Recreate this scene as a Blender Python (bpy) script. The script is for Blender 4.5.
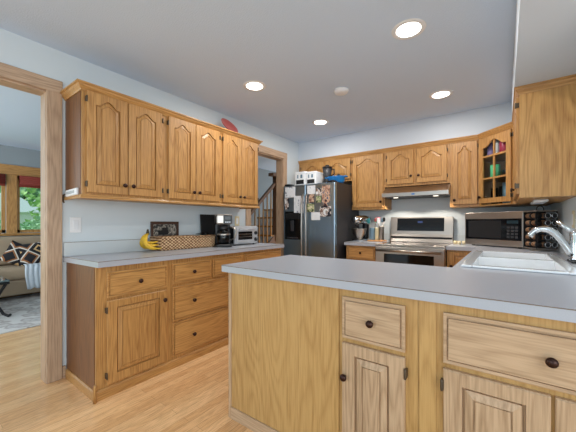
import bpy, bmesh, math, random
from math import pi, sin, cos, radians
from mathutils import Vector, Matrix
random.seed(7)
S = bpy.context.scene
for o in list(bpy.data.objects): bpy.data.objects.remove(o)
COL = S.collection

# ------------------------------------------------------------------ camera, world, lights
cam_d = bpy.data.cameras.new('camera'); cam = bpy.data.objects.new('camera', cam_d); COL.objects.link(cam)
F_PX = 294.8
cam_d.sensor_width = 36.0; cam_d.sensor_fit = 'HORIZONTAL'; cam_d.lens = F_PX/576*36
cam_d.shift_y = 7/576; cam_d.clip_start = .02; cam_d.clip_end = 200
cam.location = (0, 0, 1.165)
cam.rotation_euler = (pi/2, 0, math.atan((505-288)/F_PX))
S.camera = cam
S.view_settings.view_transform = 'Standard'; S.view_settings.look = 'None'
S.view_settings.gamma = 1; S.view_settings.use_curve_mapping = False
S.view_settings.exposure = 0.36

def lin(c):
    c = c/255
    return c/12.92 if c <= .04045 else ((c+.055)/1.055)**2.4
def rgb(r, g, b): return (lin(r), lin(g), lin(b), 1)

W = bpy.data.worlds.new('sky'); S.world = W; W.use_nodes = True
wn = W.node_tree.nodes; wl = W.node_tree.links
bg = wn['Background']; bg.inputs['Color'].default_value = (.74, .89, 1.0, 1); bg.inputs['Strength'].default_value = .80

def area(name, loc, aim, sx, sy, power, color):
    d = bpy.data.lights.new(name, 'AREA'); d.shape = 'RECTANGLE'; d.size = sx; d.size_y = sy
    d.energy = power; d.color = color
    o = bpy.data.objects.new(name, d); COL.objects.link(o); o.location = loc
    o.rotation_euler = (Vector(aim)-Vector(loc)).to_track_quat('-Z', 'Y').to_euler()
    return o
area('rear_right_fill', (2.9, -1.3, 1.35), (-1.4, 1.8, .9), 2.4, 2.0, 46, (.90, .98, 1.0))  # added area light out of view, stands in for daylight from behind right
area('rear_fill', (-.6, -2.6, 1.6), (-.8, 2.6, 1.1), 2.2, 1.4, 18, (.85, .95, 1.0))  # added fill behind the camera, no window is modelled there

area('living_room_fill', (-4.9, -1.15, 1.5), (-5.2, 2.2, 1.3), 2.6, 1.6, 36, (.88, .96, 1.0))  # unseen light added to brighten the living room
d = bpy.data.lights.new('sun', 'SUN'); d.energy = 4.0; d.angle = radians(3); d.color = (1, .97, .9)
o = bpy.data.objects.new('sun', d); COL.objects.link(o); o.rotation_euler = (radians(-10), radians(16), 0)

# ------------------------------------------------------------------ materials
def newmat(name):
    m = bpy.data.materials.new(name); m.use_nodes = True
    return m, m.node_tree.nodes, m.node_tree.links, m.node_tree.nodes['Principled BSDF']
def plain(name, col, rough=.5, metal=0, spec=.5, bump=None, emit=None, coat=0, var=None):
    m, n, l, b = newmat(name)
    b.inputs['Base Color'].default_value = col
    b.inputs['Roughness'].default_value = rough; b.inputs['Metallic'].default_value = metal
    b.inputs['Specular IOR Level'].default_value = spec; b.inputs['Coat Weight'].default_value = coat
    if emit: b.inputs['Emission Color'].default_value = emit[0]; b.inputs['Emission Strength'].default_value = emit[1]
    tc = n.new('ShaderNodeTexCoord')
    if bump:
        t = n.new('ShaderNodeTexNoise'); t.inputs['Scale'].default_value = bump[0]; t.inputs['Detail'].default_value = 3
        l.new(tc.outputs['Object'], t.inputs['Vector'])
        bp = n.new('ShaderNodeBump'); bp.inputs['Strength'].default_value = bump[1]; bp.inputs['Distance'].default_value = bump[2]
        l.new(t.outputs['Fac'], bp.inputs['Height']); l.new(bp.outputs['Normal'], b.inputs['Normal'])
    if var:      # (scale, other colour)
        t = n.new('ShaderNodeTexNoise'); t.inputs['Scale'].default_value = var[0]; t.inputs['Detail'].default_value = 4
        l.new(tc.outputs['Object'], t.inputs['Vector'])
        r = n.new('ShaderNodeValToRGB'); r.color_ramp.elements[0].position = .35; r.color_ramp.elements[1].position = .65
        r.color_ramp.elements[0].color = col; r.color_ramp.elements[1].color = var[1]
        l.new(t.outputs['Fac'], r.inputs['Fac']); l.new(r.outputs['Color'], b.inputs['Base Color'])
    return m
def math_node(n, l, op, a, b=None):
    m = n.new('ShaderNodeMath'); m.operation = op
    for i, v in enumerate((a, b)):
        if v is None: continue
        if isinstance(v, (int, float)): m.inputs[i].default_value = v
        else: l.new(v, m.inputs[i])
    return m.outputs[0]
def wood(name, light, dark, axis='z', rings=18, ringamt=.36, rough=.42, broad=10, pore=.6, coat=.05):
    """oak: contour lines of a stretched noise (cathedral figure) plus fine pores along the grain"""
    m, n, l, b = newmat(name)
    tc = n.new('ShaderNodeTexCoord'); oi = n.new('ShaderNodeObjectInfo')
    rnd = math_node(n, l, 'MULTIPLY', oi.outputs['Random'], 37.0)
    add = n.new('ShaderNodeVectorMath'); add.operation = 'ADD'
    l.new(tc.outputs['Object'], add.inputs[0]); l.new(rnd, add.inputs[1])
    def mp(long, across):
        p = n.new('ShaderNodeMapping')
        s = {'x': (long, across, across), 'y': (across, long, across), 'z': (across, across, long)}[axis]
        p.inputs['Scale'].default_value = s; l.new(add.outputs[0], p.inputs['Vector']); return p.outputs[0]
    def noise(v, d):
        t = n.new('ShaderNodeTexNoise'); t.inputs['Scale'].default_value = 1; t.inputs['Detail'].default_value = d
        l.new(v, t.inputs['Vector']); return t.outputs['Fac']
    n1 = noise(mp(.8, broad), 1.5)
    ring = math_node(n, l, 'MULTIPLY', n1, rings)
    ring = math_node(n, l, 'PINGPONG', ring, .5)
    ring = math_node(n, l, 'POWER', math_node(n, l, 'MULTIPLY', ring, 2.0), 1.6)
    pores = noise(mp(7, 170), 2)
    pores = math_node(n, l, 'MULTIPLY', math_node(n, l, 'SUBTRACT', pores, .42), 2.2*pore)
    f = math_node(n, l, 'ADD', math_node(n, l, 'MULTIPLY', ring, ringamt), pores)
    tone = noise(mp(.5, 2.5), 1)
    f = math_node(n, l, 'ADD', f, math_node(n, l, 'MULTIPLY', math_node(n, l, 'SUBTRACT', tone, .5), .5))
    r = n.new('ShaderNodeValToRGB'); r.color_ramp.elements[0].color = light; r.color_ramp.elements[1].color = dark
    r.color_ramp.elements[0].position = .0; r.color_ramp.elements[1].position = .95
    l.new(f, r.inputs['Fac']); l.new(r.outputs['Color'], b.inputs['Base Color'])
    b.inputs['Roughness'].default_value = rough; b.inputs['Coat Weight'].default_value = coat; b.inputs['Coat Roughness'].default_value = .25
    bp = n.new('ShaderNodeBump'); bp.inputs['Strength'].default_value = .12; bp.inputs['Distance'].default_value = .001
    l.new(f, bp.inputs['Height']); l.new(bp.outputs['Normal'], b.inputs['Normal'])
    return m
HON = (rgb(198, 149, 88), rgb(134, 84, 37))
oakV = wood('honey_oak_upright', *HON, 'z'); oakH = wood('honey_oak_lengthwise', *HON, 'x')
oakY = wood('honey_oak_depthwise', *HON, 'y')
PAL = (rgb(198, 167, 134), rgb(150, 118, 86))
paleV = wood('limed_oak_upright', *PAL, 'z', rings=13, ringamt=.45); paleH = wood('limed_oak_lengthwise', *PAL, 'x', rings=12, ringamt=.35)
panV = wood('oak_veneer_panel', rgb(196, 156, 98), rgb(154, 112, 58), 'z', rings=18, ringamt=.36, broad=4.5)
veneer = wood('oak_end_veneer', rgb(206, 158, 96), rgb(160, 110, 56), 'z', rings=15, ringamt=.5, broad=5)
brownven_shaded = wood('brown_shaded_end_veneer', rgb(126, 80, 42), rgb(82, 48, 22), 'z', rings=14, ringamt=.4, broad=8)  # browner veneer, its colour also carries the shade on the end faces
casV = wood('oak_casing_upright', rgb(198, 168, 140), rgb(144, 114, 90), 'z', rings=13); casY = wood('oak_casing_lengthwise', rgb(198, 168, 140), rgb(144, 114, 90), 'y', rings=13)
darkoak = wood('brown_stair_oak', rgb(126, 92, 64), rgb(88, 60, 40), 'z')
boardwood = wood('maple_board', rgb(206, 150, 96), rgb(165, 110, 64), 'x')

def floor_mat():
    m, n, l, b = newmat('oak_strip_floor')
    tc = n.new('ShaderNodeTexCoord'); mp = n.new('ShaderNodeMapping'); mp.inputs['Rotation'].default_value = (0, 0, pi/2)
    l.new(tc.outputs['Object'], mp.inputs['Vector'])
    br = n.new('ShaderNodeTexBrick'); l.new(mp.outputs[0], br.inputs['Vector'])
    br.inputs['Scale'].default_value = 1; br.inputs['Brick Width'].default_value = 1.05; br.inputs['Row Height'].default_value = .062
    br.inputs['Mortar Size'].default_value = .0009; br.inputs['Mortar Smooth'].default_value = .3; br.inputs['Bias'].default_value = 0
    br.offset = .37; br.inputs['Color1'].default_value = rgb(240, 198, 148); br.inputs['Color2'].default_value = rgb(224, 176, 124)
    br.inputs['Mortar'].default_value = rgb(176, 134, 94)
    st = n.new('ShaderNodeMapping'); st.inputs['Scale'].default_value = (26, 1.6, 26); l.new(tc.outputs['Object'], st.inputs['Vector'])
    ns = n.new('ShaderNodeTexNoise'); ns.inputs['Scale'].default_value = 1.6; ns.inputs['Detail'].default_value = 5; l.new(st.outputs[0], ns.inputs['Vector'])
    ring = math_node(n, l, 'PINGPONG', math_node(n, l, 'MULTIPLY', ns.outputs['Fac'], 8.0), .5)
    r = n.new('ShaderNodeValToRGB'); r.color_ramp.elements[0].color = (.76, .70, .64, 1); r.color_ramp.elements[1].color = (1.06, 1.05, 1.04, 1)
    r.color_ramp.elements[0].position = .0; r.color_ramp.elements[1].position = .4
    l.new(ring, r.inputs['Fac'])
    mx = n.new('ShaderNodeMix'); mx.data_type = 'RGBA'; mx.blend_type = 'MULTIPLY'; mx.inputs['Factor'].default_value = .8
    l.new(br.outputs['Color'], mx.inputs['A']); l.new(r.outputs['Color'], mx.inputs['B']); l.new(mx.outputs['Result'], b.inputs['Base Color'])
    b.inputs['Roughness'].default_value = .22; b.inputs['Specular IOR Level'].default_value = .7
    bp = n.new('ShaderNodeBump'); bp.inputs['Strength'].default_value = .15; bp.inputs['Distance'].default_value = .001; l.new(br.outputs['Fac'], bp.inputs['Height']); bp.invert = True
    l.new(bp.outputs['Normal'], b.inputs['Normal'])
    return m
M = {}
M['floor'] = floor_mat()
M['wall'] = plain('wall_paint', rgb(212, 221, 226), .7, bump=(180, .08, .002))
M['soffit'] = plain('soffit_paint', rgb(206, 214, 224), .75, bump=(180, .08, .002))
M['bluewall'] = plain('grey_blue_paint', rgb(150, 158, 162), .7)
M['ceil'] = plain('textured_ceiling', rgb(208, 224, 244), .9, bump=(120, .55, .004))
M['counter'] = plain('white_laminate', rgb(178, 182, 190), .28, var=(400, rgb(170, 174, 184)))
M['edge'] = plain('white_edge_band', rgb(226, 236, 244), .4)
M['splash'] = plain('backsplash_laminate', rgb(206, 212, 214), .4)
M['seam'] = plain('brown_laminate_seam', rgb(120, 104, 92), .5)
M['bronze'] = plain('oil_rubbed_bronze', rgb(58, 36, 30), .3, .7)
M['hinge'] = plain('aged_hinge_metal', rgb(92, 80, 66), .4, .6)
M['dark'] = plain('cabinet_shadow_gap', rgb(48, 32, 22), .8)
M['steel'] = plain('brushed_stainless', rgb(178, 170, 162), .3, 1, bump=(60, .02, .001))
M['silver'] = plain('silver_paint', rgb(196, 198, 202), .35, .35)
M['fsteel'] = plain('fridge_stainless', rgb(160, 182, 200), .3, 1)
M['chrome'] = plain('chrome', rgb(215, 220, 224), .12, 1)
M['black'] = plain('black_plastic', rgb(24, 25, 28), .35)
M['matblack'] = plain('matt_black', rgb(20, 20, 22), .7)
M['bglass'] = plain('black_glass', rgb(8, 9, 12), .08, 0, .4)
M['fside'] = plain('fridge_side_paint', rgb(52, 52, 56), .45)
M['white'] = plain('white_plastic', rgb(235, 236, 238), .35)
M['sink'] = plain('white_enamel', rgb(240, 243, 246), .15, coat=.6)
M['cream'] = plain('cream_plastic', rgb(224, 208, 168), .45)
M['paper'] = plain('white_paper', rgb(230, 232, 236), .7)
M['glow'] = plain('downlight_lens', (1, 1, 1, 1), .4, emit=((1, .95, .86, 1), 6.0))
M['hoodglow'] = plain('hood_lamp_lens', (1, 1, 1, 1), .4, emit=((1, .9, .75, 1), 1.6))
M['blue'] = plain('blue_enamel', rgb(36, 130, 205), .3)
M['red'] = plain('red_glaze', rgb(176, 88, 84), .35)
M['magenta'] = plain('raspberry_glaze', rgb(190, 50, 84), .35)
M['green'] = plain('mint_glaze', rgb(96, 206, 150), .35)
M['lilac'] = plain('lilac_glaze', rgb(140, 118, 170), .35)
M['teal'] = plain('teal_plastic', rgb(40, 128, 132), .4)
M['yellow'] = plain('banana_peel', rgb(232, 190, 50), .5, var=(30, rgb(214, 166, 36)))
M['stem'] = plain('banana_stem', rgb(70, 58, 28), .7)
M['tan'] = plain('tan_spice', rgb(160, 122, 90), .6, var=(40, rgb(120, 84, 58)))
M['sofa'] = plain('taupe_upholstery', rgb(166, 146, 122), .9, bump=(300, .3, .002))
M['throw'] = plain('pale_throw', rgb(206, 214, 222), .95, bump=(120, .5, .004))
M['iron'] = plain('black_iron', rgb(26, 26, 28), .45, .4)
M['valance'] = plain('rust_red_shade', rgb(126, 46, 34), .8)
M['leaf'] = plain('leaves', rgb(132, 178, 104), .6, var=(1.5, rgb(180, 212, 150)))
M['leaf2'] = plain('leaves_bluegreen', rgb(120, 170, 130), .6, var=(1.5, rgb(176, 208, 172)))
M['bark'] = plain('bark', rgb(96, 78, 62), .9)
M['grass'] = plain('lawn', rgb(104, 148, 78), .9, var=(3, rgb(130, 168, 96)))
M['siding'] = plain('pale_siding', rgb(196, 200, 204), .8)
M['roof'] = plain('pale_roof', rgb(188, 198, 214), .8)
M['coffee'] = plain('coffee', rgb(26, 16, 12), .2)
M['glasstop'] = plain('green_glass_top', rgb(96, 112, 112), .12, coat=.5)
M['blueglass'] = plain('blue_steel_glaze', rgb(120, 150, 170), .3, .4)
M['framewood'] = plain('dark_walnut_frame', rgb(72, 48, 38), .4)

def glass_mat(name, tint=(1, 1, 1, 1), amt=.12):
    m, n, l, b = newmat(name); n.remove(b)
    out = [x for x in n if x.type == 'OUTPUT_MATERIAL'][0]
    tr = n.new('ShaderNodeBsdfTransparent'); tr.inputs['Color'].default_value = tint
    gl = n.new('ShaderNodeBsdfGlossy'); gl.inputs['Roughness'].default_value = .03
    fr = n.new('ShaderNodeFresnel'); fr.inputs['IOR'].default_value = 1.45; ge = n.new('ShaderNodeNewGeometry')
    fac = math_node(n, l, 'MULTIPLY', fr.outputs[0], math_node(n, l, 'SUBTRACT', 1.0, ge.outputs['Backfacing']))
    mx = n.new('ShaderNodeMixShader'); l.new(fac, mx.inputs[0]); l.new(tr.outputs[0], mx.inputs[1]); l.new(gl.outputs[0], mx.inputs[2])
    l.new(mx.outputs[0], out.inputs['Surface']); return m
M['glass'] = glass_mat('clear_glass', (.93, .96, .95, 1)); M['smoke'] = glass_mat('tinted_jug_glass', (.55, .58, .6, 1))

def pattern_mat(name, kind):
    m, n, l, b = newmat(name); tc = n.new('ShaderNodeTexCoord')
    b.inputs['Roughness'].default_value = .9
    r = n.new('ShaderNodeValToRGB'); r.color_ramp.interpolation = 'CONSTANT'
    sp = n.new('ShaderNodeSeparateXYZ'); l.new(tc.outputs['Object'], sp.inputs[0])
    if kind == 'kilim':       # nested diamonds
        u = math_node(n, l, 'PINGPONG', math_node(n, l, 'ADD', sp.outputs['Y'], 5.0), .14)
        v = math_node(n, l, 'PINGPONG', math_node(n, l, 'ADD', sp.outputs['Z'], 5.0), .12)
        f = math_node(n, l, 'MULTIPLY', math_node(n, l, 'ADD', u, v), 3.8)
        cols = [(0, rgb(28, 26, 30)), (.16, rgb(196, 160, 112)), (.28, rgb(28, 26, 30)), (.5, rgb(208, 200, 188)), (.58, rgb(150, 96, 56)), (.68, rgb(30, 28, 32))]
    elif kind == 'rug':
        vo = n.new('ShaderNodeTexVoronoi'); vo.inputs['Scale'].default_value = 7; l.new(tc.outputs['Object'], vo.inputs['Vector'])
        no = n.new('ShaderNodeTexNoise'); no.inputs['Scale'].default_value = 9; no.inputs['Detail'].default_value = 4; l.new(tc.outputs['Object'], no.inputs['Vector'])
        f = math_node(n, l, 'ADD', math_node(n, l, 'MULTIPLY', vo.outputs['Distance'], .6), math_node(n, l, 'MULTIPLY', no.outputs['Fac'], .6))
        r.color_ramp.interpolation = 'LINEAR'
        cols = [(.3, rgb(150, 148, 152)), (.45, rgb(206, 202, 198)), (.58, rgb(170, 160, 156)), (.68, rgb(214, 210, 206))]
    elif kind == 'weave':
        u = math_node(n, l, 'SINE', math_node(n, l, 'MULTIPLY', sp.outputs['Y'], 170.0)); 
        v = math_node(n, l, 'SINE', math_node(n, l, 'MULTIPLY', sp.outputs['Z'], 230.0))
        f = math_node(n, l, 'ADD', math_node(n, l, 'MULTIPLY', math_node(n, l, 'MULTIPLY', u, v), .42), .45)
        no = n.new('ShaderNodeTexNoise'); no.inputs['Scale'].default_value = 60; l.new(tc.outputs['Object'], no.inputs['Vector'])
        f = math_node(n, l, 'ADD', f, math_node(n, l, 'SUBTRACT', no.outputs['Fac'], .5))
        r.color_ramp.interpolation = 'LINEAR'
        cols = [(.2, rgb(104, 70, 44)), (.5, rgb(178, 136, 96)), (.85, rgb(230, 204, 166))]
        bp = n.new('ShaderNodeBump'); bp.inputs['Strength'].default_value = .6; bp.inputs['Distance'].default_value = .004; l.new(f, bp.inputs['Height']); l.new(bp.outputs['Normal'], b.inputs['Normal'])
    elif kind in ('photo_a', 'photo_b', 'photo_c', 'print', 'dishes'):
        no = n.new('ShaderNodeTexNoise'); no.inputs['Scale'].default_value = 17 if kind != 'dishes' else 22; no.inputs['Detail'].default_value = 2
        l.new(tc.outputs['Object'], no.inputs['Vector']); f = no.outputs['Fac']
        cols = {'photo_a': [(0, rgb(60, 44, 48)), (.42, rgb(160, 120, 104)), (.5, rgb(214, 178, 150)), (.58, rgb(96, 96, 116))],
                'photo_b': [(0, rgb(40, 40, 50)), (.44, rgb(206, 196, 190)), (.52, rgb(120, 92, 80)), (.6, rgb(226, 226, 226))],
                'photo_c': [(0, rgb(70, 84, 60)), (.42, rgb(196, 190, 150)), (.5, rgb(120, 140, 90)), (.58, rgb(210, 200, 170))],
                'print': [(0, rgb(216, 220, 226)), (.4, rgb(228, 230, 234)), (.62, rgb(150, 156, 168))],
                'dishes': [(0, rgb(60, 58, 56)), (.42, rgb(120, 114, 106)), (.5, rgb(168, 160, 148)), (.58, rgb(86, 82, 78))]}[kind]
    el = r.color_ramp.elements
    while len(el) < len(cols): el.new(.5)
    for e, (p, c) in zip(el, cols): e.position = p; e.color = c
    l.new(f, r.inputs['Fac']); l.new(r.outputs['Color'], b.inputs['Base Color']); return m
for k in ('kilim', 'rug', 'weave', 'photo_a', 'photo_b', 'photo_c', 'print', 'dishes'): M[k] = pattern_mat(k+'_pattern', k)

# ------------------------------------------------------------------ mesh helpers
class MB:
    def __init__(s): s.bm = bmesh.new()
    def face(s, vs, smooth=False):
        try: f = s.bm.faces.new(vs); f.smooth = smooth; return f
        except ValueError: pass
    def box(s, x0, x1, y0, y1, z0, z1):
        v = [s.bm.verts.new(p) for p in ((x0,y0,z0),(x1,y0,z0),(x1,y1,z0),(x0,y1,z0),(x0,y0,z1),(x1,y0,z1),(x1,y1,z1),(x0,y1,z1))]
        for q in ((0,3,2,1),(4,5,6,7),(0,1,5,4),(1,2,6,5),(2,3,7,6),(3,0,4,7)): s.face([v[i] for i in q])
        return s
    def loft(s, loops, cap0=True, cap1=True, smooth=False, closed=True):
        vs = [[s.bm.verts.new(p) for p in L] for L in loops]
        for a, b in zip(vs, vs[1:]):
            k = len(a)
            for i in range(k if closed else k-1): s.face([a[i], a[(i+1) % k], b[(i+1) % k], b[i]], smooth)
        if cap0: s.face(vs[0][::-1])
        if cap1: s.face(vs[-1])
        return s
    def prism(s, pts, axis, a, b):
        f = {'x': lambda u, v, w: (w, u, v), 'y': lambda u, v, w: (u, w, v), 'z': lambda u, v, w: (u, v, w)}[axis]
        return s.loft([[f(u, v, a) for u, v in pts], [f(u, v, b) for u, v in pts]])
    def lathe(s, prof, c=(0,0,0), axis='z', n=24, cap=True):
        """prof: (r, h) list along the axis"""
        loops = []
        for r, h in prof:
            L = []
            for i in range(n):
                a = 2*pi*i/n; u, v = max(r, 1e-4)*cos(a), max(r, 1e-4)*sin(a)
                p = {'z': (u, v, h), 'y': (u, h, v), 'x': (h, u, v), '-y': (u, -h, v), '-x': (-h, u, v)}[axis]
                L.append((c[0]+p[0], c[1]+p[1], c[2]+p[2]))
            loops.append(L)
        return s.loft(loops, cap, cap, True)
    def tube(s, path, rad, n=10, caps=True):
        P = [Vector(p) for p in path]; R = rad if isinstance(rad, (list, tuple)) else [rad]*len(P)
        loops = []; up = None
        for i, p in enumerate(P):
            t = (P[min(i+1, len(P)-1)]-P[max(i-1, 0)]).normalized()
            if up is None: up = t.orthogonal().normalized()
            up = (up - t*up.dot(t)).normalized(); sd = t.cross(up)
            loops.append([tuple(p+(up*cos(2*pi*k/n)+sd*sin(2*pi*k/n))*R[i]) for k in range(n)])
        return s.loft(loops, caps, caps, True)
    def ball(s, c, rx, ry=None, rz=None, n=16, m=10):
        ry = ry or rx; rz = rz or rx
        loops = [[(c[0]+rx*max(sin(pi*j/m), 1e-3)*cos(2*pi*i/n), c[1]+ry*max(sin(pi*j/m), 1e-3)*sin(2*pi*i/n), c[2]-rz*cos(pi*j/m)) for i in range(n)] for j in range(m+1)]
        return s.loft(loops, True, True, True)
    def build(s, name, mat, parent=None, loc=None, rot=None, bevel=0, seg=2, label=None):
        bmesh.ops.recalc_face_normals(s.bm, faces=s.bm.faces)
        me = bpy.data.meshes.new(name); s.bm.to_mesh(me); s.bm.free(); me.materials.append(mat)
        o = bpy.data.objects.new(name, me); COL.objects.link(o)
        if parent: o.parent = parent
        if loc: o.location = loc
        if rot: o.rotation_euler = rot
        if bevel:
            md = o.modifiers.new('bevel', 'BEVEL'); md.width = bevel; md.segments = seg; md.limit_method = 'ANGLE'
        if label: o['label'] = label
        return o
def tag(o, label, cat, group=None, kind=None):
    o['label'] = label; o['category'] = cat
    if group: o['group'] = group
    if kind: o['kind'] = kind
    return o
def thing(name, label, cat, loc=(0,0,0), rz=0, group=None):
    o = bpy.data.objects.new(name, None); COL.objects.link(o); o.location = loc; o.rotation_euler = (0,0,rz); o.empty_display_size = .1
    return tag(o, label, cat, group)
def struct(o): o['kind'] = 'structure'; return o
def bez(p0, p1, p2, p3, n=12):
    p0, p1, p2, p3 = map(Vector, (p0, p1, p2, p3)); out = []
    for i in range(n+1):
        t = i/n; out.append(p0*(1-t)**3+p1*3*t*(1-t)**2+p2*3*t*t*(1-t)+p3*t**3)
    return out

# door / drawer fronts: local x along the run, y=0 is the face frame, front looks to -y
def outline(x0, x1, z0, z1, A=0, hw=None, N=18):
    c = (x0+x1)/2; hw = hw or (x1-x0)/2
    pts = [(x0, z0), (x1, z0)]
    for i in range(N+1):
        u = x1+(x0-x1)*i/N; sN = min(1, abs(u-c)/(hw*.86))
        pts.append((u, z1 - A + A*.5*(1+cos(pi*sN))))
    return pts
def raised_door(x0, x1, z0, z1, arch=0, stile=.055, y=0):
    b = MB(); e = .004
    ou = lambda i, yy: [(u, yy, v) for u, v in outline(x0+i, x1-i, z0+i, z1-i)]
    hw = (x1-x0)/2-stile
    inn = lambda i, yy: [(u, yy, v) for u, v in outline(x0+stile+i, x1-stile-i, z0+stile+i, z1-stile*.8-i, arch, hw)]
    Y = y-.02
    b.loft([ou(0, y-.0005), ou(0, Y+e), ou(e, Y), inn(0, Y), inn(.0008, Y+.016), inn(.0085, Y+.016), inn(.009, Y+.007), inn(.034, Y+.0005), inn(.0345, Y+.006), inn(.039, Y+.006), inn(.0395, Y+.0015)])
    return b
def slab_front(x0, x1, z0, z1, y=0, lip=.018):
    b = MB(); ou = lambda i, yy: [(x0+i, yy, z0+i), (x1-i, yy, z0+i), (x1-i, yy, z1-i), (x0+i, yy, z1-i)]
    Y = y-.02
    return b.loft([ou(0, y-.0005), ou(0, Y+.006), ou(.003, Y+.005), ou(lip-.006, Y+.006), ou(lip-.0055, Y+.012), ou(lip-.0005, Y+.012), ou(lip, Y), ou(lip+.002, Y)])
def knob(par, x, z, y=-.02, r=.016):
    b = MB().lathe([(.006, 0), (.007, .002), (.005, .008), (.007, .012), (r*.95, .016), (r, .021), (r*.8, .027), (.002, .03)], axis='-y', n=20)
    return b.build('knob', M['bronze'], par, (x, y, z), label='dark bronze knob')
def hinge(par, x, z, y=-.012):
    b = MB().box(-.005, .005, -.011, .0115, -.017, .017).lathe([(.004, -.021), (.005, -.016), (.005, .016), (.004, .021)], (0, -.011, 0), n=10)
    return b.build('hinge', M['hinge'], par, (x, y, z), label='dark exposed hinge')
def door(par, x0, x1, z0, z1, kx, kz, hside, mat=None, arch=.045, stile=.055, name='door'):
    d = raised_door(x0, x1, z0, z1, arch, stile).build(name, mat or oakV, par)
    if kx is not None: knob(d, kx, kz)
    hx = x0-.004 if hside == 'l' else x1+.004
    if hside:
        for hz in (z0+.06, z1-.06): hinge(d, hx, hz)
    return d
def drawer(par, x0, x1, z0, z1, knobs, mat=None, name='drawer'):
    d = slab_front(x0, x1, z0, z1).build(name, mat or oakH, par)
    for kx in knobs: knob(d, kx, (z0+z1)/2)
    return d
def sweep(path, prof, name, mat, parent=None, base=None):
    """profile (out, z) swept along an open xy path, mitred; out is to the right of travel"""
    P = [Vector((p[0], p[1])) for p in path]; loops = []
    for i, p in enumerate(P):
        dirs = []
        if i > 0: dirs.append((P[i]-P[i-1]).normalized())
        if i < len(P)-1: dirs.append((P[i+1]-P[i]).normalized())
        ns = [Vector((d.y, -d.x)) for d in dirs]
        nn = sum(ns, Vector((0, 0))).normalized(); k = 1/max(.3, nn.dot(ns[0]))
        loops.append([(p.x+nn.x*k*o, p.y+nn.y*k*o, z) for o, z in prof])
    return MB().loft(loops).build(name, mat, parent)

# ------------------------------------------------------------------ setting
XL, YB, XR, ZC = -2.68, 4.24, .40, 2.45
TW = .115
struct(MB().box(-6.8, 2.2, -2.0, 6.2, -.08, 0).build('floor', M['floor']))
struct(MB().box(XL-TW, 2.2, -1.2, YB+.1, ZC, ZC+.08).build('ceiling', M['ceil']))
struct(MB().box(-6.8, XL-TW, -1.2, 6.2, ZC, ZC+.08).build('ceiling_living', M['ceil']))
O1 = (-1.15, .695, 2.13); O2 = (2.80, 3.514, 2.13)
w = MB()
w.box(XL-TW, XL, -1.2, O1[0], 0, ZC); w.box(XL-TW, XL, O1[0], O1[1], O1[2], ZC); w.box(XL-TW, XL, O1[1], O2[0], 0, ZC)
w.box(XL-TW, XL, O2[0], O2[1], O2[2], ZC); w.box(XL-TW, XL, O2[1], YB+.1, 0, ZC)
struct(w.build('wall_left', M['wall']))
struct(MB().box(XL, XR+.1, YB, YB+.1, 0, ZC).build('wall_back', M['wall']))
struct(MB().box(XR, XR+.1, 1.93, YB, 0, ZC).build('wall_right', M['wall']))
s_ = MB(); s_.box(XL, .055, 3.93, YB, 2.156, ZC)
struct(s_.build('ceiling_soffit_back', M['soffit']))
struct(MB().box(.055, XR, -1.2, YB, 2.156, ZC).build('ceiling_soffit_right', M['soffit']))
def cased_opening(n, y0, y1, z, cw):
    b = MB()   # casing on the kitchen side, living side and jamb lining
    for xa, xb in ((XL, XL+.018), (XL-TW-.018, XL-TW)):
        b.box(xa, xb, y0-cw, y0+.004, 0, z+cw); b.box(xa, xb, y1-(.014 if xb > XL else .0), y1+cw, 0, z+cw)
    b.box(XL-TW, XL, y0, y0+.018, 0, z); b.box(XL-TW, XL, y1-.018, y1, 0, z)
    struct(b.build('trim_%d' % n, casV, bevel=.004))
    h = MB()
    for xa, xb in ((XL, XL+.02), (XL-TW-.02, XL-TW)): h.box(xa, xb, y0-cw-.002, y1+cw+.002, z-.004, z+max(cw, .09))
    h.box(XL-TW, XL, y0, y1, z-.018, z)
    struct(h.build('trim_%d' % (n+1), casY, bevel=.004))
cased_opening(1, O1[0], O1[1], O1[2], .08)
cased_opening(3, O2[0], O2[1], O2[2], .08)
struct(MB().box(XL, XL+.014, .777, .796, 0, .09).build('baseboard_left', casY))
# living room shell
XW = -6.66
w = MB(); wy = [(.35, 1.165), (1.30, 2.2)]; wz = (1.0, 1.97)
w.box(XW-.14, XW, -1.2, wy[0][0], 0, ZC); w.box(XW-.14, XW, wy[0][1], wy[1][0], 0, ZC); w.box(XW-.14, XW, wy[1][1], 6.2, 0, ZC)
for a, b_ in wy: w.box(XW-.14, XW, a, b_, 0, wz[0]); w.box(XW-.14, XW, a, b_, wz[1], ZC)
struct(w.build('wall_living', M['bluewall']))
struct(MB().box(XW, XL-TW-.02, 2.45, 2.55, 0, ZC).build('wall_partition', M['bluewall']))
struct(MB().box(-4.75, -4.65, 2.55, 6.2, 0, ZC).build('wall_stair', M['bluewall']))
for i, (a, b_) in enumerate(wy):
    wf = struct(MB().box(XW-.1, XW-.04, a, a+.045, wz[0], wz[1]).box(XW-.1, XW-.04, b_-.045, b_, wz[0], wz[1]).box(XW-.1, XW-.04, a, b_, wz[0], wz[0]+.05).box(XW-.1, XW-.04, a, b_, wz[1]-.05, wz[1]).build('window_%d' % (i+1), oakV))
    MB().box(XW-.074, XW-.068, a+.04, b_-.04, wz[0]+.04, wz[1]-.04).build('pane', M['glass'], wf)
b = MB().box(XW, XW+.03, .2, 2.35, 1.97, 2.136)
struct(b.build('trim_5', oakY, bevel=.006))
b = MB().box(XW, XW+.03, 1.165, 1.30, .95, 1.97).box(XW, XW+.03, .25, .35, .95, 1.97).box(XW, XW+.03, 2.2, 2.3, .95, 1.97)
struct(b.build('trim_6', oakV, bevel=.006))
struct(MB().box(XW, XW+.07, .2, 2.35, .955, .995).build('trim_7', oakY, bevel=.006))
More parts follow.
